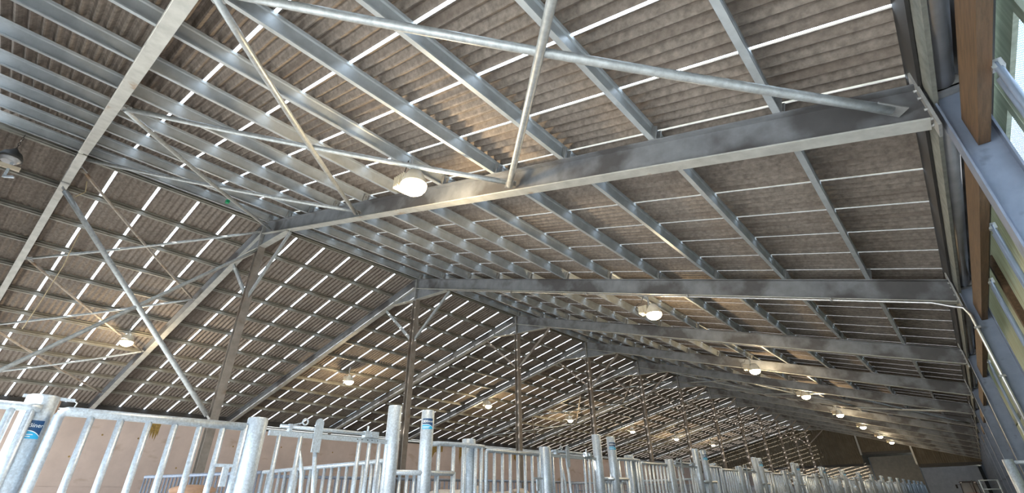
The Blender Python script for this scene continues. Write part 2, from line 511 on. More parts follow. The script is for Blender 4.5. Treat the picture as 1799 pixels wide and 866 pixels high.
mb.add(vs, [(0, 1, 2, 3, 4), (9, 8, 7, 6, 5)] + [(i, (i + 1) % 5, (i + 1) % 5 + 5, i + 5) for i in range(5)])
struct(mb, 'wall_back_gable', M['clad'])
struct(MB().box((-14.4, DY, 0), (1.15, DY + 0.15, 4.85)), 'wall_back_base', M['doorbrown'])
struct(MB().box((13.35, DY, 0), (14.1, DY + 0.15, 4.1)), 'wall_back_edge', M['dark'])
def door(name, x0, x1, z1, mt):
    mb = MB(); z = 0.02; h = 0.30
    while z < z1:
        t = min(z + h, z1)
        mb.box((x0, DY - 0.02, z), (x1, DY + 0.06, t - 0.03)); mb.box((x0, DY, t - 0.03), (x1, DY + 0.05, t)); z = t
    return struct(mb, name, mt)
door('door_1', 1.2, 6.92, 5.9, M['doorbrown'])
door('door_2', 7.05, 13.3, 4.2, M['doorgrey'])
for i, (x, zt) in enumerate([(4.22, 6.9), (8.67, 5.6)]):
    struct(MB().prism(ibeam(0.2, 0.15), (x, GY - 0.12, 3.6 if i else 4.7), (x, GY - 0.12, zt), (0, 1, 0)), 'trim_%d' % (9 + i), M['plate'])
for i, x in enumerate((1.18, 6.98)):
    struct(MB().box((x - 0.06, Y1 - 0.12, 0), (x + 0.06, Y1, 5.8)), 'trim_%d' % (20 + i), M['plate'])
mb = MB()
mb.box((-14.3, GY - 0.08, 3.65), (4.1, GY, 3.9)); mb.box((4.3, GY - 0.08, 4.7), (8.6, GY, 4.95)); mb.box((8.75, GY - 0.08, 3.35), (13.6, GY, 3.62))
struct(mb, 'trim_11', M['dark'])

# ------------------------------------------------------------------ portal frames
ft = 0.014
def rafter(k, side):
    y = FY[k]; near = k == 0
    lab = 'grey steel %s-hand roof rafter of the %s portal frame from the front' % ('right' if side > 0 else 'left', ORD[k])
    if near: lab = 'pale steel %s-hand rafter of the frame straight overhead, %s' % ('right' if side > 0 else 'left', 'running up out of the picture' if side > 0 else 'rust stained at a joint')
    xe = WX if side > 0 else 14.3
    b_ = 0.145 if near else 0.17
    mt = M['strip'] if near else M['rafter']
    t = thing('rafter', (0, y, APEX), lab, 'rafter', 'right-hand rafters' if side > 0 else 'left-hand rafters')
    sgn = side
    a0 = V((0.02 * sgn, y, (top(0.01 * sgn) + bot(0.01 * sgn)) / 2)); a1 = V((xe * sgn, y, (top(xe * sgn) + bot(xe * sgn)) / 2))
    dep = 0.36 if side > 0 else 0.335
    prof = ibeam(dep, b_, 0.016, 0.01)
    H = dep / 2
    if near:
        MB().prism(prof, a0, a1).obj('beam', mt, t)
    else:
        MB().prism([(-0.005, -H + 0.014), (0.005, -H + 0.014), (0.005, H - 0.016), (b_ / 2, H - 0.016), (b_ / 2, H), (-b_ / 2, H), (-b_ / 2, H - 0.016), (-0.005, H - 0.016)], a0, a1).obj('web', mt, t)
        f = MB().prism([(-b_ / 2, -H), (b_ / 2, -H), (b_ / 2, -H + 0.016), (-b_ / 2, -H + 0.016)], a0, a1).obj('bottom_flange', M['strip'], t)  # floor bounce painted in as a paler steel than the web
        f['label'] = 'bottom flange painted pale for floor bounce'
    # apex haunch: web plate and bottom flange
    hx = 1.62 if side > 0 else 1.33
    z0, z1 = 7.33, (7.245 if side > 0 else 7.46)
    mb = MB()
    P = [(0.01 * sgn, bot(0.01) + 0.03), (0.01 * sgn, z0), (hx * sgn, z1), (hx * sgn, bot(hx * sgn) + 0.02)]
    vs = [(x, y - 0.005, z) for x, z in P] + [(x, y + 0.005, z) for x, z in P]
    mb.add(vs, [(0, 1, 2, 3), (7, 6, 5, 4)] + [(i, i + 4, (i + 1) % 4 + 4, (i + 1) % 4) for i in range(4)])
    mb.obj('haunch', mt, t)
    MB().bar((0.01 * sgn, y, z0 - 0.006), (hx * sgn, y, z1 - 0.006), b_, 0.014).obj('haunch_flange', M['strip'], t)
    # end plates
    MB().box((0.004 * sgn, y - b_ / 2 - 0.01, 7.30), (0.026 * sgn, y + b_ / 2 + 0.01, 8.10)).obj('apex_plate', M['plate'], t)
    if side > 0:
        mb = MB(); mb.box((WX - 0.03, y - 0.10, 3.66), (WX - 0.008, y + 0.10, 4.22))
        for zz in (3.76, 3.86, 3.98, 4.06):
            for dy in (-0.05, 0.05):
                mb.prism([(0.014 * math.cos(a * math.pi / 3), 0.014 * math.sin(a * math.pi / 3)) for a in range(6)], (WX - 0.05, y + dy, zz), (WX - 0.03, y + dy, zz))
        mb.obj('end_plate', M['plate'], t)
    return t
for k in range(len(FY)):
    rafter(k, 1); rafter(k, -1)

def column(k):
    y = FY[k]
    t = thing('wall_column', (13.78, y, 0), 'blue-grey steel wall column under the %s portal frame, on the right' % ORD[k], 'column', 'right-hand wall columns')
    MB().prism(ibeam(0.24, 0.17, 0.014, 0.01), (13.78, y, 0), (13.78, y, 4.05), (1, 0, 0)).obj('shaft', M['column'], t)
    MB().box((13.64, y - 0.12, 0.0), (13.92, y + 0.12, 0.02)).obj('base_plate', M['plate'], t)
    mb = MB()
    mb.box((13.70, y - 0.125, 3.93), (13.86, y - 0.115, 4.02))
    for x in (13.74, 13.81):
        mb.prism([(0.013 * math.cos(a * math.pi / 3), 0.013 * math.sin(a * math.pi / 3)) for a in range(6)], (x, y - 0.135, 3.975), (x, y - 0.125, 3.975))
    mb.box((13.70, y - 0.125, 3.93), (13.86, y - 0.005, 3.94))
    mb.obj('gutter_bracket', M['plate'], t)
NF = len(FY)                               # frames in front of the partition
FY += [S * k for k in range(13, 18)]
for k in range(len(FY)): column(k)
FY = FY[:NF]

def ridge_post(k):
    y = FY[k]
    t = thing('ridge_post', (0, y, 0), 'brownish steel centre post standing under the ridge of the %s portal frame' % ORD[k], 'post', 'centre posts under the ridge')
    MB().prism(ibeam(0.18, 0.18, 0.012, 0.008), (0, y, 0), (0, y, 7.31), (1, 0, 0)).obj('shaft', M['post'], t)
    MB().box((-0.13, y - 0.13, 0), (0.13, y + 0.13, 0.02)).obj('base_plate', M['plate'], t)
    for sx, xt, zt in ((1, 1.74, 7.19), (-1, -1.74, 7.34)):
        mb = MB()
        if k == 1 or k == 2 or sx > 0: mb.bar((sx * 0.10, y, 5.92), (xt, y, zt), 0.09, 0.05, (0, 1, 0))
        else: mb.bar((sx * 0.10, y, 5.92), (xt, y, zt), 0.07, 0.045, (0, 1, 0))
        mb.box((min(sx * 0.09, sx * 0.16), y - 0.006, 5.84), (max(sx * 0.09, sx * 0.16), y + 0.006, 6.02))
        mb.obj('knee_brace', M['tube'] if k < 3 else M['post'], t)  # farther braces take a darker colour in place of shade
    return t
for k in range(1, len(FY)): ridge_post(k)

# ------------------------------------------------------------------ purlins (sigma sections)
PX = [0.08 + 1.252 * i for i in range(11)]
def purlin_profile(side):
    h, fl = (0.24, 0.066) if side > 0 else (0.12, 0.05)
    # u towards the eave, v along the roof normal
    outer = [(0, 0), (fl, 0), (fl, 0.016), (fl - 0.003, 0.016), (fl - 0.003, 0.003), (0.003, 0.003), (0.003, 0.035), (-0.012, 0.05), (-0.012, h - 0.05), (0.003, h - 0.035), (0.003, h), (-fl, h), (-fl, h - 0.014), (-fl + 0.003, h - 0.014), (-fl + 0.003, h - 0.003), (0, h - 0.003), (0, h - 0.033), (-0.015, h - 0.049), (-0.015, 0.049), (0, 0.033)]
    return outer
def mk_purlin(i, side):
    x = PX[i] * side
    if side < 0: x = -(0.12 + 1.25 * i)
    sl = SR if side > 0 else SL
    nrm = V((sl * side, 0, 1)).normalized(); dn = V((side, 0, -sl)).normalized()
    z = top(x)
    where = 'beside the ridge' if i == 0 else ('%s from the ridge' % ORD[i])
    lab = 'zinc-coated steel purlin along the %s roof slope, %s' % ('right' if side > 0 else 'left', where)
    t = thing('purlin', (x, Y0, z), lab, 'purlin', 'purlins of the right roof slope' if side > 0 else 'purlins of the left roof slope')
    prof = purlin_profile(side)
    # prism's u axis = d x up; d = +y, up = nrm -> u points to d x nrm
    u = V((0, 1, 0)).cross(nrm)
    sg = 1 if u.dot(dn) > 0 else -1
    prof = [(a * sg, b) for a, b in prof]
    if sg < 0: prof = list(reversed(prof))
    MB().prism(prof, (x, Y0 + 0.02, z), (x, Y1 - 0.02, z), nrm).obj('section', M['purlin'] if side > 0 else M['purlin_shaded'], t)
    proto = None; hc = 0.19 if side > 0 else 0.10
    for k in range(1, 7):
        y = FY[k]
        if proto is None:
            mb = MB(); c = V((x, y, z)) + nrm * 0.002
            o1 = c + dn * 0.008
            mb.prism([(-0.075, 0), (0.075, 0), (0.075, 0.012), (-0.075, 0.012)], c + dn * 0.004, c + dn * 0.09, nrm)
            for s2 in (-0.055, 0.055):
                mb.prism([(-0.008, 0), (0.008, 0), (0.008, hc), (-0.008, hc)], c + V((0, s2, 0)) + dn * 0.006, c + V((0, s2, 0)) + dn * 0.07, nrm)
            for hz in (0.05, hc - 0.045):
                mb.prism([(0.014 * math.cos(a * math.pi / 3), 0.014 * math.sin(a * math.pi / 3)) for a in range(6)], c + nrm * hz + dn * 0.004, c + nrm * hz + dn * 0.03, nrm)
            proto = mb.obj('cleat', M['plate'], t)
        else:
            q = proto.copy(); COL.objects.link(q); q.parent = t
            q.location = V((0, y - FY[1], 0))
    return t
for i in range(11):
    mk_purlin(i, 1); mk_purlin(i, -1)
mk_purlin_extra = None

# ------------------------------------------------------------------ bracing
def brace(p0, p1, r, label, mt=None, sag=0.0, name='brace_tube', flat=False, group=None, flatten=0.14):
    p0, p1 = V(p0), V(p1); d = (p1 - p0).normalized()
    t = thing(name, p0, label, 'brace', group)
    if flat:
        MB().bar(p0, p1, r * 2, 0.012).obj('bar', mt or M['flat'], t)
    else:
        n = 10
        pts = [p0 + (p1 - p0) * (i / n) - V((0, 0, sag * 4 * (i / n) * (1 - i / n))) for i in range(n + 1)]
        MB().tube(pts, r, 12).obj('tube', mt or M['tube'], t)
    for p, s2 in ((p0, 1), (p1, -1)):
        MB().bar(p - d * 0.10 * s2, p + d * 0.14 * s2, 0.11, 0.012).obj('end_tab', M['plate'], t)
    return t
ya, yb = FY[0] + 0.12, FY[1] - 0.14
def rz(x): return bot(x) + 0.12 if x > 0 else bot(x) + 0.10
RN = [0.75, 5.1, 9.25, 13.4]
LN = [-0.15, -4.2, -8.2, -12.1]
nm = ['ridge', 'middle', 'lower', 'eave']
for bay, (a, b) in enumerate([(ya, yb), (FY[5] + 0.12, FY[6] - 0.14)]):
    bt = 'front bay' if bay == 0 else 'sixth bay'
    pairs = [(0, 1), (1, 0), (1, 2), (2, 1), (2, 3), (3, 2)]
    for (i, j) in pairs:
        kindw = ['by the ridge', 'mid slope', 'by the eave'][min(i, j)]
        dirw = 'slanting eavewards' if j > i else 'slanting ridgewards'
        x0, x1 = RN[i], RN[j]
        brace((x0, a, rz(x0) - 0.02 * (i > j)), (x1, b, rz(x1) - 0.05 * (i > j)), 0.038 if max(i, j) < 3 else 0.042,
              'galvanised tube under right slope, %s, %s, %s' % (bt, kindw, dirw), sag=0.05 if bay == 0 else 0.03, group='right-slope wind braces')
        x0, x1 = LN[i], LN[j]
        brace((x0, a, rz(x0)), (x1, b, rz(x1) - 0.03 * (i > j)), 0.034,
              'weathered bar under left slope, %s, %s, %s' % (bt, kindw, dirw), mt=M['flat'] if j > i else M['tube'], sag=0.04, group='left-slope wind braces')
    if bay == 0:
        brace((0.02, FY[0] + 0.05, 7.12), (0.02, FY[1] - 0.15, 2.95), 0.055, 'stout grey tube sloping down to the foot of the nearest centre post', group='upright cross bracing')
        brace((0.02, FY[1] - 0.05, 7.25), (0.02, FY[0] + 0.1, 3.0), 0.042, 'slimmer tube rising to the head of the nearest centre post', group='upright cross bracing')

# ------------------------------------------------------------------ lamps
def floodlight(x, y, side, label):
    zr = top(x)
    z = (7.55 - 0.29 * x) if side > 0 else (7.5 + 0.235 * x)
    t = thing('floodlight', (x, y, z), label, 'lamp', 'lit floodlights under the %s slope' % ('right' if side > 0 else 'left'))
    mb = MB()
    mb.box((x - 0.36, y - 0.10, z + 0.06), (x - 0.12, y + 0.10, z + 0.24))
    for i in range(6):
        mb.box((x - 0.355 + i * 0.042, y - 0.115, z + 0.05), (x - 0.345 + i * 0.042, y + 0.115, z + 0.25))
    mb.obj('gear_box', M['cream'], t)
    MB().disc_stack((x, y, z), [(0.05, 0.26), (0.11, 0.22), (0.16, 0.12), (0.19, 0.02), (0.195, 0.0)], 20).obj('reflector', M['cream'], t)
    MB().ball((x, y, z - 0.02), 0.19, 16, 10, (1, 1, 0.7)).obj('glass', M['lamp'], t)
    mb = MB(); zt = zr + 0.02
    mb.bar((x - 0.1, y, z + 0.2), (x - 0.1, y, zt), 0.04, 0.008, (0, 1, 0))
    mb.bar((x - 0.3, y, z + 0.25), (x + 0.02, y, z + 0.25), 0.04, 0.008)
    mb.obj('bracket', M['plate'], t)
    pts = [V((x - 0.36, y, z + 0.15)) + V((-0.12 * math.sin(a), 0.02, 0.12 * (1 - math.cos(a)) - 0.02)) for a in [i * math.pi / 7 for i in range(9)]]
    pts.append(V((x - 0.2, y, zt)))
    MB().tube(pts, 0.008, 6).obj('cable_loop', M['cable'], t)
    ld = bpy.data.lights.new('lamp_light', 'POINT')
    ld.energy = LAMP_W; ld.color = (1, 0.75, 0.44); ld.shadow_soft_size = 0.10
    lo = bpy.data.objects.new('lamp_light', ld); COL.objects.link(lo)
    lo.parent = t; lo.location = (0, 0, -0.26)
    return t
for i, (x, y) in enumerate([(8.1, 4.55), (8.1, 12.25), (7.9, 21.0), (8.0, 28.3), (7.9, 37.0), (7.9, 45.2), (7.8, 54.5), (7.8, 62.0)]):
    floodlight(x, y, 1, 'lit warm floodlight under the right roof slope, %s along its row' % ORD[i])
for i, (x, y) in enumerate([(-6.9, 4.6), (-7.0, 13.05), (-7.05, 22.2), (-7.1, 30.5), (-7.2, 39.5), (-7.25, 48.0), (-7.2, 57.0)]):
    floodlight(x, y, -1, 'lit warm floodlight under the left roof slope, %s along its row' % ORD[i])

# unlit lamp hanging on a chain at far left
t = thing('hanging_lamp', (-0.05, 0.30, 7.45), 'unlit dome lamp on a short chain under the ridge at the far left', 'lamp')
mb = MB()
for i in range(6):
    c = V((-0.05, 0.30, 7.70 + 0.07 * i)); a = 0 if i % 2 else math.pi / 2
    pts = [c + V((0.018 * math.cos(q) * math.cos(a), 0.018 * math.cos(q) * math.sin(a), 0.045 * math.sin(q))) for q in [j * math.pi / 4 for j in range(9)]]
    mb.tube(pts, 0.006, 6, False)
mb.obj('chain', M['cable'], t)
MB().disc_stack((-0.05, 0.30, 7.45), [(0.20, 0.0), (0.20, 0.03), (0.15, 0.14), (0.07, 0.2), (0.04, 0.25)], 20).obj('dome', M['dark'], t)
MB().disc_stack((-0.05, 0.30, 7.45), [(0.12, -0.07), (0.17, -0.02), (0.18, 0.0)], 20).obj('lens', M['gutter'], t)
mb = MB(); mb.bar((-0.05, 0.02, 7.28), (-0.05, 0.52, 7.28), 0.06, 0.08)
mb.obj('crossbar', M['cream'], t)
mb = MB(); mb.bar((-0.05, 0.36, 7.40), (-0.05, 0.36, 7.02), 0.05, 0.02, (1, 0, 0)); mb.bar((-0.05, 0.36, 7.04), (0.02, 0.5, 7.06), 0.04, 0.04)
mb.obj('hook', M['fence'], t)
MB().tube([(0.03, 1.55, 7.5), (-0.1, 1.62, 7.3), (-0.15, 1.5, 7.15)], 0.012, 6).obj('rope', M['rope'], None, 'short pale rope end tied under the ridge beside the overhead frame', 'rope')
MB().tube([(-1.9, 1.95, 7.1), (-2.6, 2.0, 6.4), (-3.4, 1.95, 5.5), (-3.7, 1.9, 5.0)], 0.012, 6).obj('rope', M['rope'], None, 'thin straw-coloured rope dangling from the left roof slope', 'rope')
MB().box((1.9, 3.83, 7.20), (1.98, 3.9, 7.27)).obj('tag', M['green'], None, 'small green tag on a brace tube near the ridge', 'tag')

# ------------------------------------------------------------------ right wall
for k in range(len(FY)):
    y0 = (Y0 if k == 0 else FY[k - 1] + 0.02); y1 = FY[k] - 0.13
    if k == 0: y1 = FY[0] - 0.13
    if k > 0: y0 = FY[k - 1] + 0.11
    bay = 'before the overhead frame' if k == 0 else 'in the %s bay' % ORD[k - 1]
    # timber wall beam
    MB().box((13.755, y0, 3.42), (13.825, y1 + 0.10, 3.68)).obj('timber_beam', M['timber'], None, 'brown timber wall beam along the right wall %s' % bay, 'timber beam', 'timber beams of the right wall')
    # gutter trough with seal strip
    t = thing('eave_gutter', (13.75, y0, 3.95), 'grey eave gutter above the brown timber, right wall %s' % bay, 'gutter', 'eave gutters')
    prof = []
    for i in range(13):
        a = math.pi * (0.0 + i / 12)
        prof.append((0.085 * math.cos(a), -0.11 * math.sin(a)))
    inner = [(p[0] * 0.94, p[1] * 0.94) for p in reversed(prof)]
    MB().prism(prof + inner, (13.76, y0, 4.04), (13.76, y1 + 0.06, 4.04), (0, 0, 1), True).obj('trough', M['gutter'], t)
    MB().box((13.655, y0, 3.86), (13.685, y1 + 0.10, 4.10)).obj('seal_strip', M['seal'], t)
# wall cladding behind
def net_panel(y0, y1, bay):
    t = thing('windbreak_panel', (14.05, y0, 0), 'white netting windbreak in a pale green frame, right wall %s' % bay, 'windbreak panel', 'netting windbreak panels')
    MB().box((14.03, y0 + 0.01, 3.70), (14.06, y1 - 0.01, 3.96)).obj('top_board', M['board'], t)
    n = max(1, round((y1 - y0) / 1.1))
    for i in range(n + 1):
        yy = min(max(y0 + (y1 - y0) * i / n, y0 + 0.06), y1 - 0.06)
        MB().box((14.03, yy - 0.05, 0), (14.06, yy + 0.05, 3.70)).obj('upright_board', M['board'], t)
    for z in (0.6, 1.5, 2.5, 3.3):
        MB().box((14.062, y0 + 0.01, z - 0.05), (14.085, y1 - 0.01, z + 0.05)).obj('cross_board', M['board'], t)
    MB().box((14.088, y0 + 0.01, 0.02), (14.090, y1 - 0.01, 3.9)).obj('netting', M['net'], t)
def plank_panel(y0, y1, bay, mt=None):
    t = thing('wall_panel', (14.05, y0, 0), 'pale green boarded wall panel, right wall %s' % bay, 'wall panel', 'pale green wall panels')
    mb = MB(); yy = y0 + 0.01
    while yy < y1 - 0.02:
        e = min(yy + 0.145, y1 - 0.01); mb.box((14.05, yy, 0.0), (14.07, e - 0.004, 3.95)); yy = e
    mb.obj('boarding', mt or M['plank'], t)
    for z in (1.2, 2.6):
        MB().box((14.02, y0 + 0.1, z - 0.05), (14.05, y1 - 0.1, z + 0.05)).obj('rail', M['board'], t)
    MB().box((13.98, y1 - 1.45, 0), (14.05, y1 - 1.33, 3.9)).obj('stud', M['timber'], t)
plank_panel(FY[-1], Y1, 'at the far end by the doors', M['plank_dimmed'])
for k in range(len(FY)):
    y0 = Y0 if k == 0 else FY[k - 1]; y1 = FY[k]
    bay = 'before the overhead frame' if k == 0 else 'in the %s bay' % ORD[k - 1]
    if k <= 1: net_panel(y0, y1, bay)
    elif k == 2:
        net_panel(y0, 6.9, bay); plank_panel(6.9, y1, bay)
    else: plank_panel(y0, y1, bay, M['plank_dimmed'] if k > 4 else None)
    # upright tube pairs hanging below the timber
    if k >= 1:
        ys = {1: [4.55]}.get(k, [y0 + 1.72, y0 + 3.55])
        for j, yy in enumerate(ys):
            if k > 8: continue
            w_ = '' if len(ys) == 1 else (', nearer the front' if j == 0 else ', farther back')
            t = thing('tube_pair', (13.86, yy, 0), 'pair of blue-grey upright tubes, right wall %s%s' % (bay, w_), 'tube pair', 'upright tube pairs on the right wall')
            MB().tube([(13.85, yy, 0), (13.85, yy, 3.44)], 0.022, 12).obj('tube', M['pvc'], t)
            MB().tube([(13.85, yy + 0.085, 0), (13.85, yy + 0.085, 3.38)], 0.022, 12).obj('tube', M['pvc'], t)
            MB().box((13.82, yy - 0.02, 3.40), (13.88, yy + 0.03, 3.46)).obj('bracket', M['bolt'], t)
# conduit on the second frame
yc = FY[2] - 0.02
t = thing('conduit', (13.66, yc, 0), 'shiny conduit pipe clipped under the second rafter and down its column', 'pipe')
pts = [(0.6 + 0.0, yc - 0.10, bot(2) - 0.02)]
pts = [(2.2, yc - 0.07, bot(2.2) - 0.028), (13.3, yc - 0.07, bot(13.3) - 0.03), (13.5, yc - 0.10, 3.68), (13.62, yc - 0.13, 3.62), (13.66, yc - 0.14, 3.50), (13.66, yc - 0.14, 0.1)]
MB().tube(pts, 0.021, 12).obj('pipe', M['bolt'], t)
for x in (4.5, 7, 9.5, 12):
    MB().box((x - 0.015, yc - 0.11, bot(x) - 0.06), (x + 0.015, yc - 0.03, bot(x) + 0.005)).obj('clip', M['plate'], t)
for z in (3.3, 2.6, 1.9, 1.2):
    MB().box((13.625, yc - 0.17, z - 0.015), (13.70, yc - 0.11, z + 0.015)).obj('clip', M['plate'], t)
# stub post with a rail by the right wall, and a small gate farther on
t = thing('rail_post', (13.4, 13, 0), 'thick galvanised stub post with a side bar by the right wall', 'post')
MB().tube([(13.38, 13, 0), (13.38, 13, 1.64)], 0.07, 16).obj('shaft', M['fence'], t)
MB().tube([(13.38, 13, 1.59), (14.0, 13, 1.59)], 0.028, 10).obj('side_bar', M['fence'], t)
t = thing('small_gate', (12.9, 33, 0), 'small galvanised gate standing near the parked tractor', 'gate')
for x in (12.9, 13.5): MB().tube([(x, 33, 0), (x, 33, 1.62)], 0.03, 8).obj('upright', M['fence'], t)
for z in (1.6, 1.25): MB().tube([(12.9, 33, z), (13.5, 33, z)], 0.025, 8).obj('rail', M['fence'], t)

# ------------------------------------------------------------------ feed fence
XG = 6.76
SEG = 18
def post(y, x, z, r, lab, grp, name='fence_post'):
    t = thing(name, (x, y, 0), lab, 'post', grp)
    mb = MB()
    mb.disc_stack((x, y, 0), [(r, 0), (r, z - 0.012), (r - 0.006, z), (r - 0.02, z + 0.004)], 28)
    mb.obj('shaft', M['fence'], t)
    MB().box((x - r - 0.05, y - r - 0.05, 0), (x + r + 0.05, y + r + 0.05, 0.015)).obj('base_plate', M['plate'], t)
    return t
def text_mesh(s, size):
    cu = bpy.data.curves.new('lettering', 'FONT'); cu.body = s; cu.size = size; cu.align_x = 'CENTER'; cu.resolution_u = 3
    o = bpy.data.objects.new('lettering', cu); COL.objects.link(o)
    dg = bpy.context.evaluated_depsgraph_get(); dg.update()
    me = bpy.data.meshes.new_from_object(o.evaluated_get(dg))
    vs = [tuple(v.co) for v in me.vertices]; fs = [tuple(p.vertices) for p in me.polygons]
    COL.objects.unlink(o); bpy.data.objects.remove(o)
    return vs, fs
def sticker(t, x, y, z, r, az):
    """label wrapped on the post: navy top, cyan wave below, white lettering"""
    def wrap(u, v, d): a = az + u / r; return (x + (r + d) * math.cos(a), y + (r + d) * math.sin(a), z + v)
    W2, H = 0.085, 0.15
    n = 14
    def patch(fl, fh, d, name, mt, par):
        mb = MB(); vs = []
        for i in range(n + 1):
            u = -W2 + 2 * W2 * i / n
            vs += [wrap(u, fl(u), d), wrap(u, fh(u), d)]
        mb.add(vs, [(2 * i, 2 * i + 2, 2 * i + 3, 2 * i + 1) for i in range(n)], True)
        return mb.obj(name, mt, par)
    wave = lambda u: -0.012 - 4.2 * max(0, u + 0.01) ** 2 * 1.1
    s1 = patch(lambda u: -H / 2, lambda u: H / 2, 0.0015, 'sticker', M['navy'], t)
    s1['label'] = 'blue and white maker label'
    def sub(mb, name, mt):
        me = mb.obj(name, mt, t); me.parent = s1; return me
    mb = MB(); vs = []
    for i in range(n + 1):
        u = -W2 + 2 * W2 * i / n; vs += [wrap(u, -H / 2, 0.003), wrap(u, wave(u), 0.003)]
    mb.add(vs, [(2 * i, 2 * i + 2, 2 * i + 3, 2 * i + 1) for i in range(n)], True); sub(mb, 'wave_band', M['cyan'])
    mb = MB(); vs = []
    for i in range(n + 1):
        u = -W2 + 2 * W2 * i / n; vs += [wrap(u, wave(u) - 0.002, 0.0042), wrap(u, wave(u) + 0.005, 0.0042)]
    mb.add(vs, [(2 * i, 2 * i + 2, 2 * i + 3, 2 * i + 1) for i in range(n)], True); sub(mb, 'white_line', M['white'])
    mb = MB()
    for cx in (-0.062, -0.036):
        vs = []; k = 14
        for j in range(k):
            a = 2 * math.pi * j / k
            vs += [wrap(cx + 0.015 * math.cos(a), 0.034 + 0.019 * math.sin(a), 0.0042), wrap(cx + 0.008 * math.cos(a), 0.034 + 0.011 * math.sin(a), 0.0042)]
        mb.add(vs, [(2 * j, (2 * j + 2) % (2 * k), (2 * j + 3) % (2 * k), 2 * j + 1) for j in range(k)])
    vs, fs = text_mesh('Biner', 0.048)
    mb.add([wrap(a + 0.032, b + 0.018, 0.0042) for a, b, c in vs], fs)
    for (zz, wd) in ((-0.042, 0.055), (-0.058, 0.048)):
        vs = []
        for i in range(7):
            u = -0.075 + wd * 2 * i / 6; vs += [wrap(u, zz - 0.003, 0.0042), wrap(u, zz + 0.003, 0.0042)]
        mb.add(vs, [(2 * i, 2 * i + 2, 2 * i + 3, 2 * i + 1) for i in range(6)])
    sub(mb, 'lettering', M['white'])

GA, GB, GC, GP = 'tall feed fence posts', 'tall labelled feed fence posts', 'inner posts behind the feed fence', 'short feed fence posts'
AY, BY, CYY, PY = 5.61, 6.24, 7.24, 9.20
def bay_name(k): return 'in the %s feed fence bay' % ORD[k]
pa = post(AY, XG, 2.41, 0.098, 'tall round galvanised post %s, left of the pair' % bay_name(0), GA)
pb = post(BY, XG, 2.41, 0.098, 'tall galvanised post with blue label %s, right of the pair' % bay_name(0), GB)
sticker(pb, XG, BY, 2.21, 0.098, math.radians(-38))
pc = post(CYY + 0.06, 6.60, 2.08, 0.115, 'thick dull round post behind the rounded rail %s' % bay_name(0), GC)
pp = post(PY, XG, 2.055, 0.11, 'short thick round post %s, beside the head gate' % bay_name(0), GP)

def vbar(mb_t, y, z0, z1, r, name='bar', x=XG):
    return MB().tube([(x, y, z0), (x, y, z1)], r, 12).obj(name, M['fence'], mb_t)
def gap_gate(y0):
    t = thing('gap_gate', (XG, y0, 0), 'low galvanised gate between the tall posts %s' % bay_name(0), 'gate', 'low gates between tall posts')
    MB().tube([(XG + 0.02, y0 + 0.08, 1.54), (XG + 0.02, y0 + 1.20, 1.55), ], 0.035, 12).obj('rail', M['fence'], t)
    MB().tube([(XG + 0.02, y0 + 0.08, 0.4), (XG + 0.02, y0 + 1.20, 0.4), ], 0.035, 12).obj('rail', M['fence'], t)
    for yy in (0.19, 0.32, 0.45, 0.86): vbar(t, y0 + yy, 0.4, 1.54, 0.024)
    MB().tube([(XG + 0.02, y0 + 1.20, 0.3), (XG + 0.02, y0 + 1.20, 1.57)], 0.036, 12).obj('end_upright', M['fence'], t)
    return t
gg = gap_gate(AY)
def round_rail(y0, y1):
    t = thing('rounded_barrier', (XG, y0, 0), 'rounded top rail barrier after the labelled post %s' % bay_name(0), 'barrier', 'rounded rail barriers')
    MB().tube([(XG, y0, 1.935), (XG, y0 + 0.15, 1.955), (XG, y0 + 0.6, 1.965), (XG, y1 - 0.1, 1.965), (XG, y1, 1.96)], 0.036, 12).obj('top_rail', M['fence'], t)
    MB().tube([(XG, y0, 0.4), (XG, y1, 0.4)], 0.036, 12).obj('bottom_rail', M['fence'], t)
    for yy in (0.17, 0.48, 0.72, 0.98): vbar(t, y0 + yy, 0.4, 1.95, 0.03)
    vbar(t, y1 - 0.06, 0.3, 1.95, 0.034, 'end_upright')
    return t
rr = round_rail(BY + 0.09, 7.5)
def bar_panel(y0, y1, z, rr_, rb, nb, lab, grp):
    t = thing('barrier_panel', (XG, y0, 0), lab, 'barrier', grp)
    e = 0.05
    MB().tube([(XG, y0, 0.35), (XG, y0, z - e), (XG, y0 + 0.02, z - 0.012), (XG, y0 + e, z), (XG, y1 - 0.01, z)], rr_, 14).obj('frame_tube', M['fence'], t)
    vbar(t, y1, 0.35, z + 0.02, rr_ * 0.95, 'end_upright')
    MB().tube([(XG, y0, 0.42), (XG, y1, 0.42)], rr_, 12).obj('bottom_rail', M['fence'], t)
    for i in range(nb):
        vbar(t, y0 + (y1 - y0) * (i + 1) / (nb + 1), 0.42, z, rb)
    # latch sleeve and bolt on the last bar
    yb_ = y0 + (y1 - y0) * nb / (nb + 1)
    mb = MB(); mb.prism([(0.055 * math.cos(a * math.pi / 4), 0.055 * math.sin(a * math.pi / 4)) for a in range(8)], (XG, yb_, z - 0.46), (XG, yb_, z - 0.28))
    mb.bar((XG + 0.02, yb_, z - 0.40), (XG + 0.02, y1 + 0.05, z - 0.40), 0.03, 0.03)
    mb.box((XG, yb_ + 0.1, z - 0.6), (XG + 0.03, yb_ + 0.16, z - 0.40))
    mb.obj('latch', M['fence'], t)
    return t
bp = bar_panel(7.56, 9.00, 1.915, 0.036, 0.028, 6, 'galvanised panel of upright bars %s' % bay_name(0), 'barred feed fence panels')
first_panel = bar_panel(1.90, 3.56, 1.955, 0.042, 0.031, 6, 'large barred gate panel nearest the camera, lower left', 'barred feed fence panels')
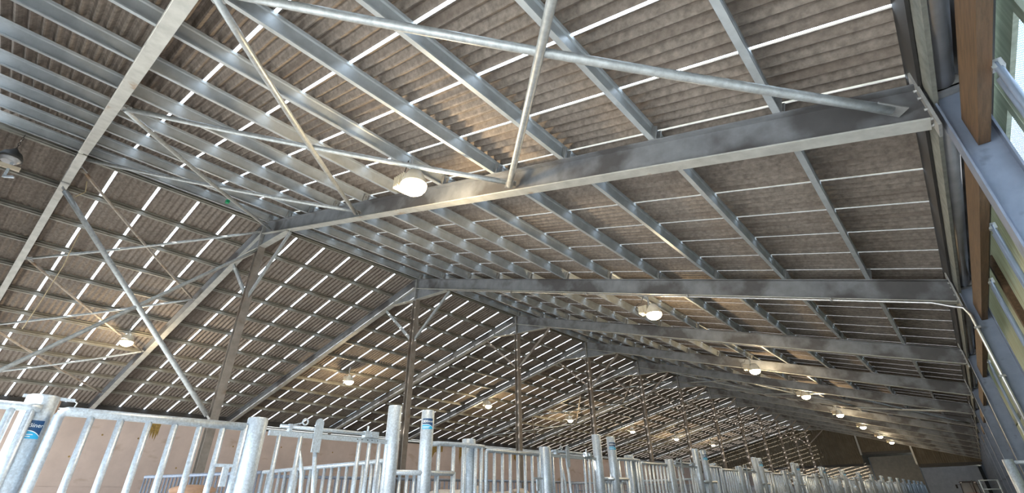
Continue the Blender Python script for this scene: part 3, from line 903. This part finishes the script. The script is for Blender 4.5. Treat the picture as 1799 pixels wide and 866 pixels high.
def head_gate(y0, y1, lab):
    t = thing('head_gate', (XG, y0, 0), lab, 'head gate', 'locking head gates')
    MB().bar((XG, y0, 1.916), (XG, y1, 1.916), 0.045, 0.055).obj('top_rail', M['fence'], t)
    MB().bar((XG, y0, 0.45), (XG, y1, 0.45), 0.045, 0.055).obj('bottom_rail', M['fence'], t)
    L = y1 - y0
    MB().tube([(XG, y0 + 0.12, 2.0), (XG, y1 - 0.22, 2.0)], 0.022, 10).obj('lock_rod', M['fence'], t)
    mb = MB()
    mb.box((XG - 0.03, y0 + 0.22, 1.94), (XG + 0.03, y0 + 0.26, 2.03))
    mb.tube([(XG + 0.01 + 0.0, y0 + 0.42 + 0.035 * math.cos(a), 2.07 + 0.035 * math.sin(a)) for a in [i * math.pi / 6 for i in range(13)]], 0.01, 6, False)
    mb.bar((XG, y0 + 0.26, 2.02), (XG, y0 + 0.40, 2.06), 0.015, 0.015)
    mb.obj('rod_catch', M['fence'], t)
    yp = y0 + 0.60
    mb = MB()
    P = [(-0.055, -0.20), (0.055, -0.20), (0.055, 0.14)] + [(0.055 * math.cos(a), 0.14 + 0.055 * math.sin(a)) for a in [i * math.pi / 6 for i in range(1, 6)]] + [(-0.055, 0.14)]
    mb.prism(P, (XG + 0.035, yp, 1.93), (XG + 0.047, yp, 1.93))
    mb.prism([(0.017 * math.cos(a * math.pi / 3), 0.017 * math.sin(a * math.pi / 3)) for a in range(6)], (XG + 0.047, yp, 2.06), (XG + 0.06, yp, 2.06))
    mb.obj('pivot_plate', M['fence'], t)
    MB().tube([(XG, yp, 1.90), (XG, yp + 0.10, 1.2), (XG, yp + 0.18, 0.5)], 0.026, 12).obj('swing_bar', M['fence'], t)
    vbar(t, y0 + 0.13, 0.45, 1.9, 0.025)
    MB().tube([(XG, y0 + 0.40, 1.90), (XG, y0 + 0.40, 0.45)], 0.027, 12).obj('bar', M['fence'], t)
    MB().tube([(XG, y0 + 0.41, 1.74), (XG, y0 + 0.50, 1.5), (XG, y0 + 0.58, 0.9), (XG, y0 + 0.60, 0.45)], 0.024, 12).obj('curved_bar', M['fence'], t)
    for yy in (L - 0.47, L - 0.31, L - 0.15):
        vbar(t, y0 + yy, 0.45, 1.9, 0.027)
    mb = MB()
    mb.box((XG - 0.04, y1 - 0.42, 1.95), (XG + 0.04, y1 - 0.20, 2.03)); mb.tube([(XG, y1 - 0.36, 2.0), (XG, y1 - 0.36, 2.10)], 0.015, 8)
    mb.prism([(0.03 * math.cos(a * math.pi / 3), 0.03 * math.sin(a * math.pi / 3)) for a in range(6)], (XG + 0.04, y1 - 0.31, 1.99), (XG + 0.07, y1 - 0.31, 1.99))
    mb.obj('lock_block', M['fence'], t)
    mb = MB()
    for yy in (L - 0.52, L - 0.45, L - 0.36, L - 0.29, L - 0.2):
        mb.prism([(0.008 * math.cos(a * math.pi / 4), 0.008 * math.sin(a * math.pi / 4)) for a in range(8)], (XG + 0.022, y0 + yy, 1.92), (XG + 0.025, y0 + yy, 1.92))
    mb.obj('adjusting_holes', M['dark'], t)
    return t
hg = head_gate(9.31, 11.02, 'locking head gate of bars %s' % bay_name(0))
copies = [(pa, 'tall round galvanised post %s, left of the pair'), (pb, 'tall galvanised post with blue label %s, right of the pair'),
          (pc, 'thick dull round post behind the rounded rail %s'), (pp, 'short thick round post %s, beside the head gate'),
          (gg, 'low galvanised gate between the tall posts %s'), (rr, 'rounded top rail barrier after the labelled post %s'),
          (bp, 'galvanised panel of upright bars %s'), (hg, 'locking head gate of bars %s')]
for k in range(1, 17):
    for src, lab in copies:
        copy_tree(src, (0, S * k, 0), lab % bay_name(k))
# nearest, partly seen pieces in front of the first bay
post(3.68, XG, 2.06, 0.11, 'short thick round post at lower left, between the large barred gate and a head gate', GP)
p0 = post(1.76, 6.62, 2.085, 0.12, 'thick round post with blue label at the lower left corner', GC)
sticker(p0, 6.62, 1.76, 1.79, 0.12, math.radians(-6))
copy_tree(hg, (0, 3.84 - 9.31, 0), 'locking head gate at lower left, before the first tall pair of posts')
rr0 = copy_tree(rr, (0, -5.74, 0), 'rounded top rail barrier cut off by the left edge of the picture')

# inner rows of pen fence
def pen_fence(p0, p1, z, label, grp, sp=0.16, rb=0.02, simple=False, mt=None):
    p0, p1 = V((*p0, 0)), V((*p1, 0)); L = (p1 - p0).length; d = (p1 - p0) / L
    mt = mt or M['fence_shaded']
    up = V((0, 0, 1))
    n = int(L / sp)
    if simple:
        mb = MB(); mb.tube([p0 + up * z, p1 + up * z], 0.03, 8); mb.tube([p0 + up * 0.4, p1 + up * 0.4], 0.03, 8)
        mb.tube([p0 + up * (z - 0.25), p1 + up * (z - 0.25)], 0.02, 6)
        for i in range(n + 1): mb.tube([p0 + d * (L * i / n) + up * 0.0 * (i % 2), p0 + d * (L * i / n) + up * z], rb, 6)
        return mb.obj('pen_fence', mt, None, label, 'fence', grp)
    t = thing('pen_fence', p0, label, 'fence', grp)
    MB().tube([p0 + up * z, p1 + up * z], 0.032, 10).obj('top_rail', mt, t)
    MB().tube([p0 + up * 0.4, p1 + up * 0.4], 0.03, 10).obj('bottom_rail', mt, t)
    for i in range(n + 1):
        q = p0 + d * (L * i / n)
        MB().tube([q + up * (0.0 if i in (0, n) else 0.4), q + up * z], rb, 8).obj('bar', mt, t)
    return t
for k in range(0, 11):
    y = 6.2 + S * k
    pen_fence((2.0, y), (2.0, y + 5.4), 1.66, 'dull grey barred fence along the cubicle row, %s section from the front' % ORD[k], 'inner pen fences', simple=k > 1)
pen_fence((2.62, 5.72), (-0.3, 4.62), 1.70, 'dull close-barred fence angled back behind the large barred gate', 'cross fences', 0.10, 0.016)
pen_fence((2.68, 5.72), (6.62, 5.72), 1.70, 'bright barred fence crossing between pens at the first tall post', 'cross fences', 0.21, 0.026, mt=M['fence'])
pen_fence((2.1, 16.75), (6.62, 16.75), 1.62, 'barred fence crossing between pens at the third tall pair of posts', 'cross fences', 0.24, 0.024, mt=M['fence'])

# bracket and stub at lower left
t = thing('stub_post', (5.0, 2.06, 0), 'weathered brown stub post with a galvanised hook behind the front gate', 'post')
MB().bar((5.0, 2.06, 0), (5.0, 2.06, 2.27), 0.09, 0.07, (0, 1, 0)).obj('stub', M['wood_stub'], t)
mb = MB(); mb.bar((5.0, 1.75, 2.30), (5.0, 2.22, 2.295), 0.05, 0.03); mb.tube([(5.0, 2.22, 2.29), (5.0, 2.25, 2.27), (5.0, 2.24, 2.22)], 0.008, 6)
mb.obj('hook', M['fence'], t)

# ------------------------------------------------------------------ cattle (only their backs show above the frame edge)
def cow(x, y, rz, mt, label, sc=1.0):
    o = thing('cow', (0, 0, 0), label, 'cow', 'cattle in the pens')
    me = bpy.data.meshes.new('body')
    J = [  # x forward
        ((-0.75, 0, 1.18), 0.27), ((-0.35, 0, 1.10), 0.34), ((0.1, 0, 1.06), 0.37), ((0.5, 0, 1.10), 0.33), ((0.72, 0, 1.14), 0.27),  # 0-4 trunk
        ((0.98, 0, 1.26), 0.17), ((1.2, 0, 1.34), 0.135), ((1.36, 0, 1.25), 0.12), ((1.58, 0, 1.05), 0.075),                        # 5-8 neck, head
        ((-0.93, 0, 1.22), 0.07), ((-1.0, 0, 1.0), 0.03), ((-1.0, 0, 0.55), 0.025), ((-1.0, 0, 0.42), 0.05),                         # 9-12 tail
    ]
    E = [(0, 1), (1, 2), (2, 3), (3, 4), (4, 5), (5, 6), (6, 7), (7, 8), (0, 9), (9, 10), (10, 11), (11, 12)]
    def limb(root, pts):
        prev = root
        for p, r in pts:
            J.append((p, r)); E.append((prev, len(J) - 1)); prev = len(J) - 1
    for s2 in (-1, 1):
        limb(0, [((-0.72, 0.18 * s2, 1.0), 0.17), ((-0.58, 0.2 * s2, 0.74), 0.13), ((-0.82, 0.2 * s2, 0.5), 0.07), ((-0.78, 0.2 * s2, 0.14), 0.05), ((-0.74, 0.2 * s2, 0.03), 0.06)])
        limb(3, [((0.58, 0.17 * s2, 0.85), 0.14), ((0.60, 0.18 * s2, 0.52), 0.075), ((0.60, 0.18 * s2, 0.14), 0.05), ((0.63, 0.18 * s2, 0.03), 0.06)])
        limb(6, [((1.2, 0.14 * s2, 1.40), 0.05), ((1.16, 0.28 * s2, 1.37), 0.035)])
    me.from_pydata([tuple(V(p) * sc) for p, r in J], E, [])
    b = bpy.data.objects.new('body', me); COL.objects.link(b)
    b.modifiers.new('skin', 'SKIN')
    for i, (p, r) in enumerate(J):
        me.skin_vertices[0].data[i].radius = (r * sc, r * sc)
    me.skin_vertices[0].data[0].use_root = True
    sb = b.modifiers.new('sub', 'SUBSURF'); sb.levels = 2; sb.render_levels = 2
    dg = bpy.context.evaluated_depsgraph_get(); dg.update()
    nm_ = bpy.data.meshes.new_from_object(b.evaluated_get(dg))
    bpy.data.objects.remove(b)
    nm_.name = 'body'; nm_.materials.clear(); nm_.materials.append(mt)
    for p in nm_.polygons: p.use_smooth = True
    b = bpy.data.objects.new('body', nm_); COL.objects.link(b); b.parent = o
    zmin = min(v.co.z for v in nm_.vertices); b.location.z = -zmin
    for s2 in (-1, 1):
        mb = MB(); mb.ball((1.43 * sc, 0.105 * s2 * sc, (1.26 * sc) - zmin), 0.02 * sc, 8, 6)
        e = mb.obj('eye', M['hoof'], o)
    o.location = (x, y, 0); o.rotation_euler = (0, 0, rz)
    return o
cow(3.5, 4.28, math.radians(-18), M['cowbrown'], 'pale brown cow whose back shows between the bars at lower left', 1.01)
cow(3.4, 9.65, math.radians(-10), M['cowcream'], 'cream cow whose back shows behind the rounded rail at bottom centre', 1.03)
cow(3.1, 11.3, math.radians(6), M['cowcream'], 'pale cow whose back shows through the bars beside the short post', 1.0)

# ------------------------------------------------------------------ tractor by the far door
def tractor(x, y, s):
    t = thing('tractor', (x, y, 0), 'red tractor with a dark cab roof parked by the far grey door', 'tractor')
    def P(a, b, c): return (x + a * s, y + b * s, c * s)
    mb = MB(); mb.box(P(-0.42, -1.5, 0.75), P(0.42, 0.2, 1.25)); mb.box(P(-0.36, -1.52, 0.8), P(0.36, -1.5, 1.2)); mb.obj('bonnet', M['red'], t)
    mb = MB()
    for sx in (-1, 1):
        mb.bar(P(sx * 0.62, 0.15, 0.9), P(sx * 0.55, 0.3, 2.05), 0.05, 0.05, (0, 1, 0)); mb.bar(P(sx * 0.62, 1.3, 0.9), P(sx * 0.55, 1.25, 2.05), 0.05, 0.05, (0, 1, 0))
    mb.bar(P(0.16, 0.14, 1.0), P(0.10, 0.3, 2.05), 0.03, 0.03, (0, 1, 0))
    mb.obj('cab_frame', M['dark'], t)
    mb = MB(); mb.box(P(-0.62, 0.18, 2.05), P(0.62, 1.4, 2.11)); mb.box(P(-0.56, 0.24, 2.11), P(0.56, 1.34, 2.16)); mb.obj('cab_roof', M['dark'], t)
    mb = MB()
    mb.add([P(-0.6, 0.2, 1.0), P(0.6, 0.2, 1.0), P(0.53, 0.31, 2.05), P(-0.53, 0.31, 2.05)], [(0, 1, 2, 3)])
    mb.obj('windscreen', M['glass'], t)
    mb = MB()
    mb.add([P(-0.6, 1.3, 1.0), P(0.6, 1.3, 1.0), P(0.53, 1.25, 2.05), P(-0.53, 1.25, 2.05)], [(0, 1, 2, 3)])
    mb.obj('rear_window', M['glass'], t)
    for sx in (-1, 1):
        MB().box(P(sx * 0.62, 0.1, 0.95), P(sx * 1.0, 1.2, 1.15)).obj('mudguard', M['red'], t)
        mb = MB(); mb.bar(P(sx * 0.55, 0.2, 1.9), P(sx * 0.85, 0.1, 1.9), 0.02, 0.02); mb.box(P(sx * 0.80, 0.06, 1.62), P(sx * 0.94, 0.10, 1.92)); mb.obj('mirror', M['dark'], t)
        MB().box(P(sx * 0.48 - 0.07, 0.14, 2.02), P(sx * 0.48 + 0.07, 0.18, 2.10)).obj('work_light', M['white'], t)
        mb = MB(); mb.tube([P(sx * 0.62, 0.75, 0.62), P(sx * 0.98, 0.75, 0.62)], 0.62 * s, 24); mb.obj('rear_wheel', M['tyre'], t)
        mb = MB(); mb.tube([P(sx * 0.48, -1.1, 0.42), P(sx * 0.74, -1.1, 0.42)], 0.42 * s, 20); mb.obj('front_wheel', M['tyre'], t)
    MB().tube([P(0.3, -0.3, 1.2), P(0.3, -0.3, 2.2)], 0.035, 8).obj('exhaust', M['dark'], t)
    MB().box(P(-0.5, 0.0, 0.5), P(0.5, 1.4, 0.95)).obj('cab_base', M['dark'], t)
tractor(12.15, 55.5, 0.86)
for o in list(bpy.data.objects):
    if '_o' in o: del o['_o']
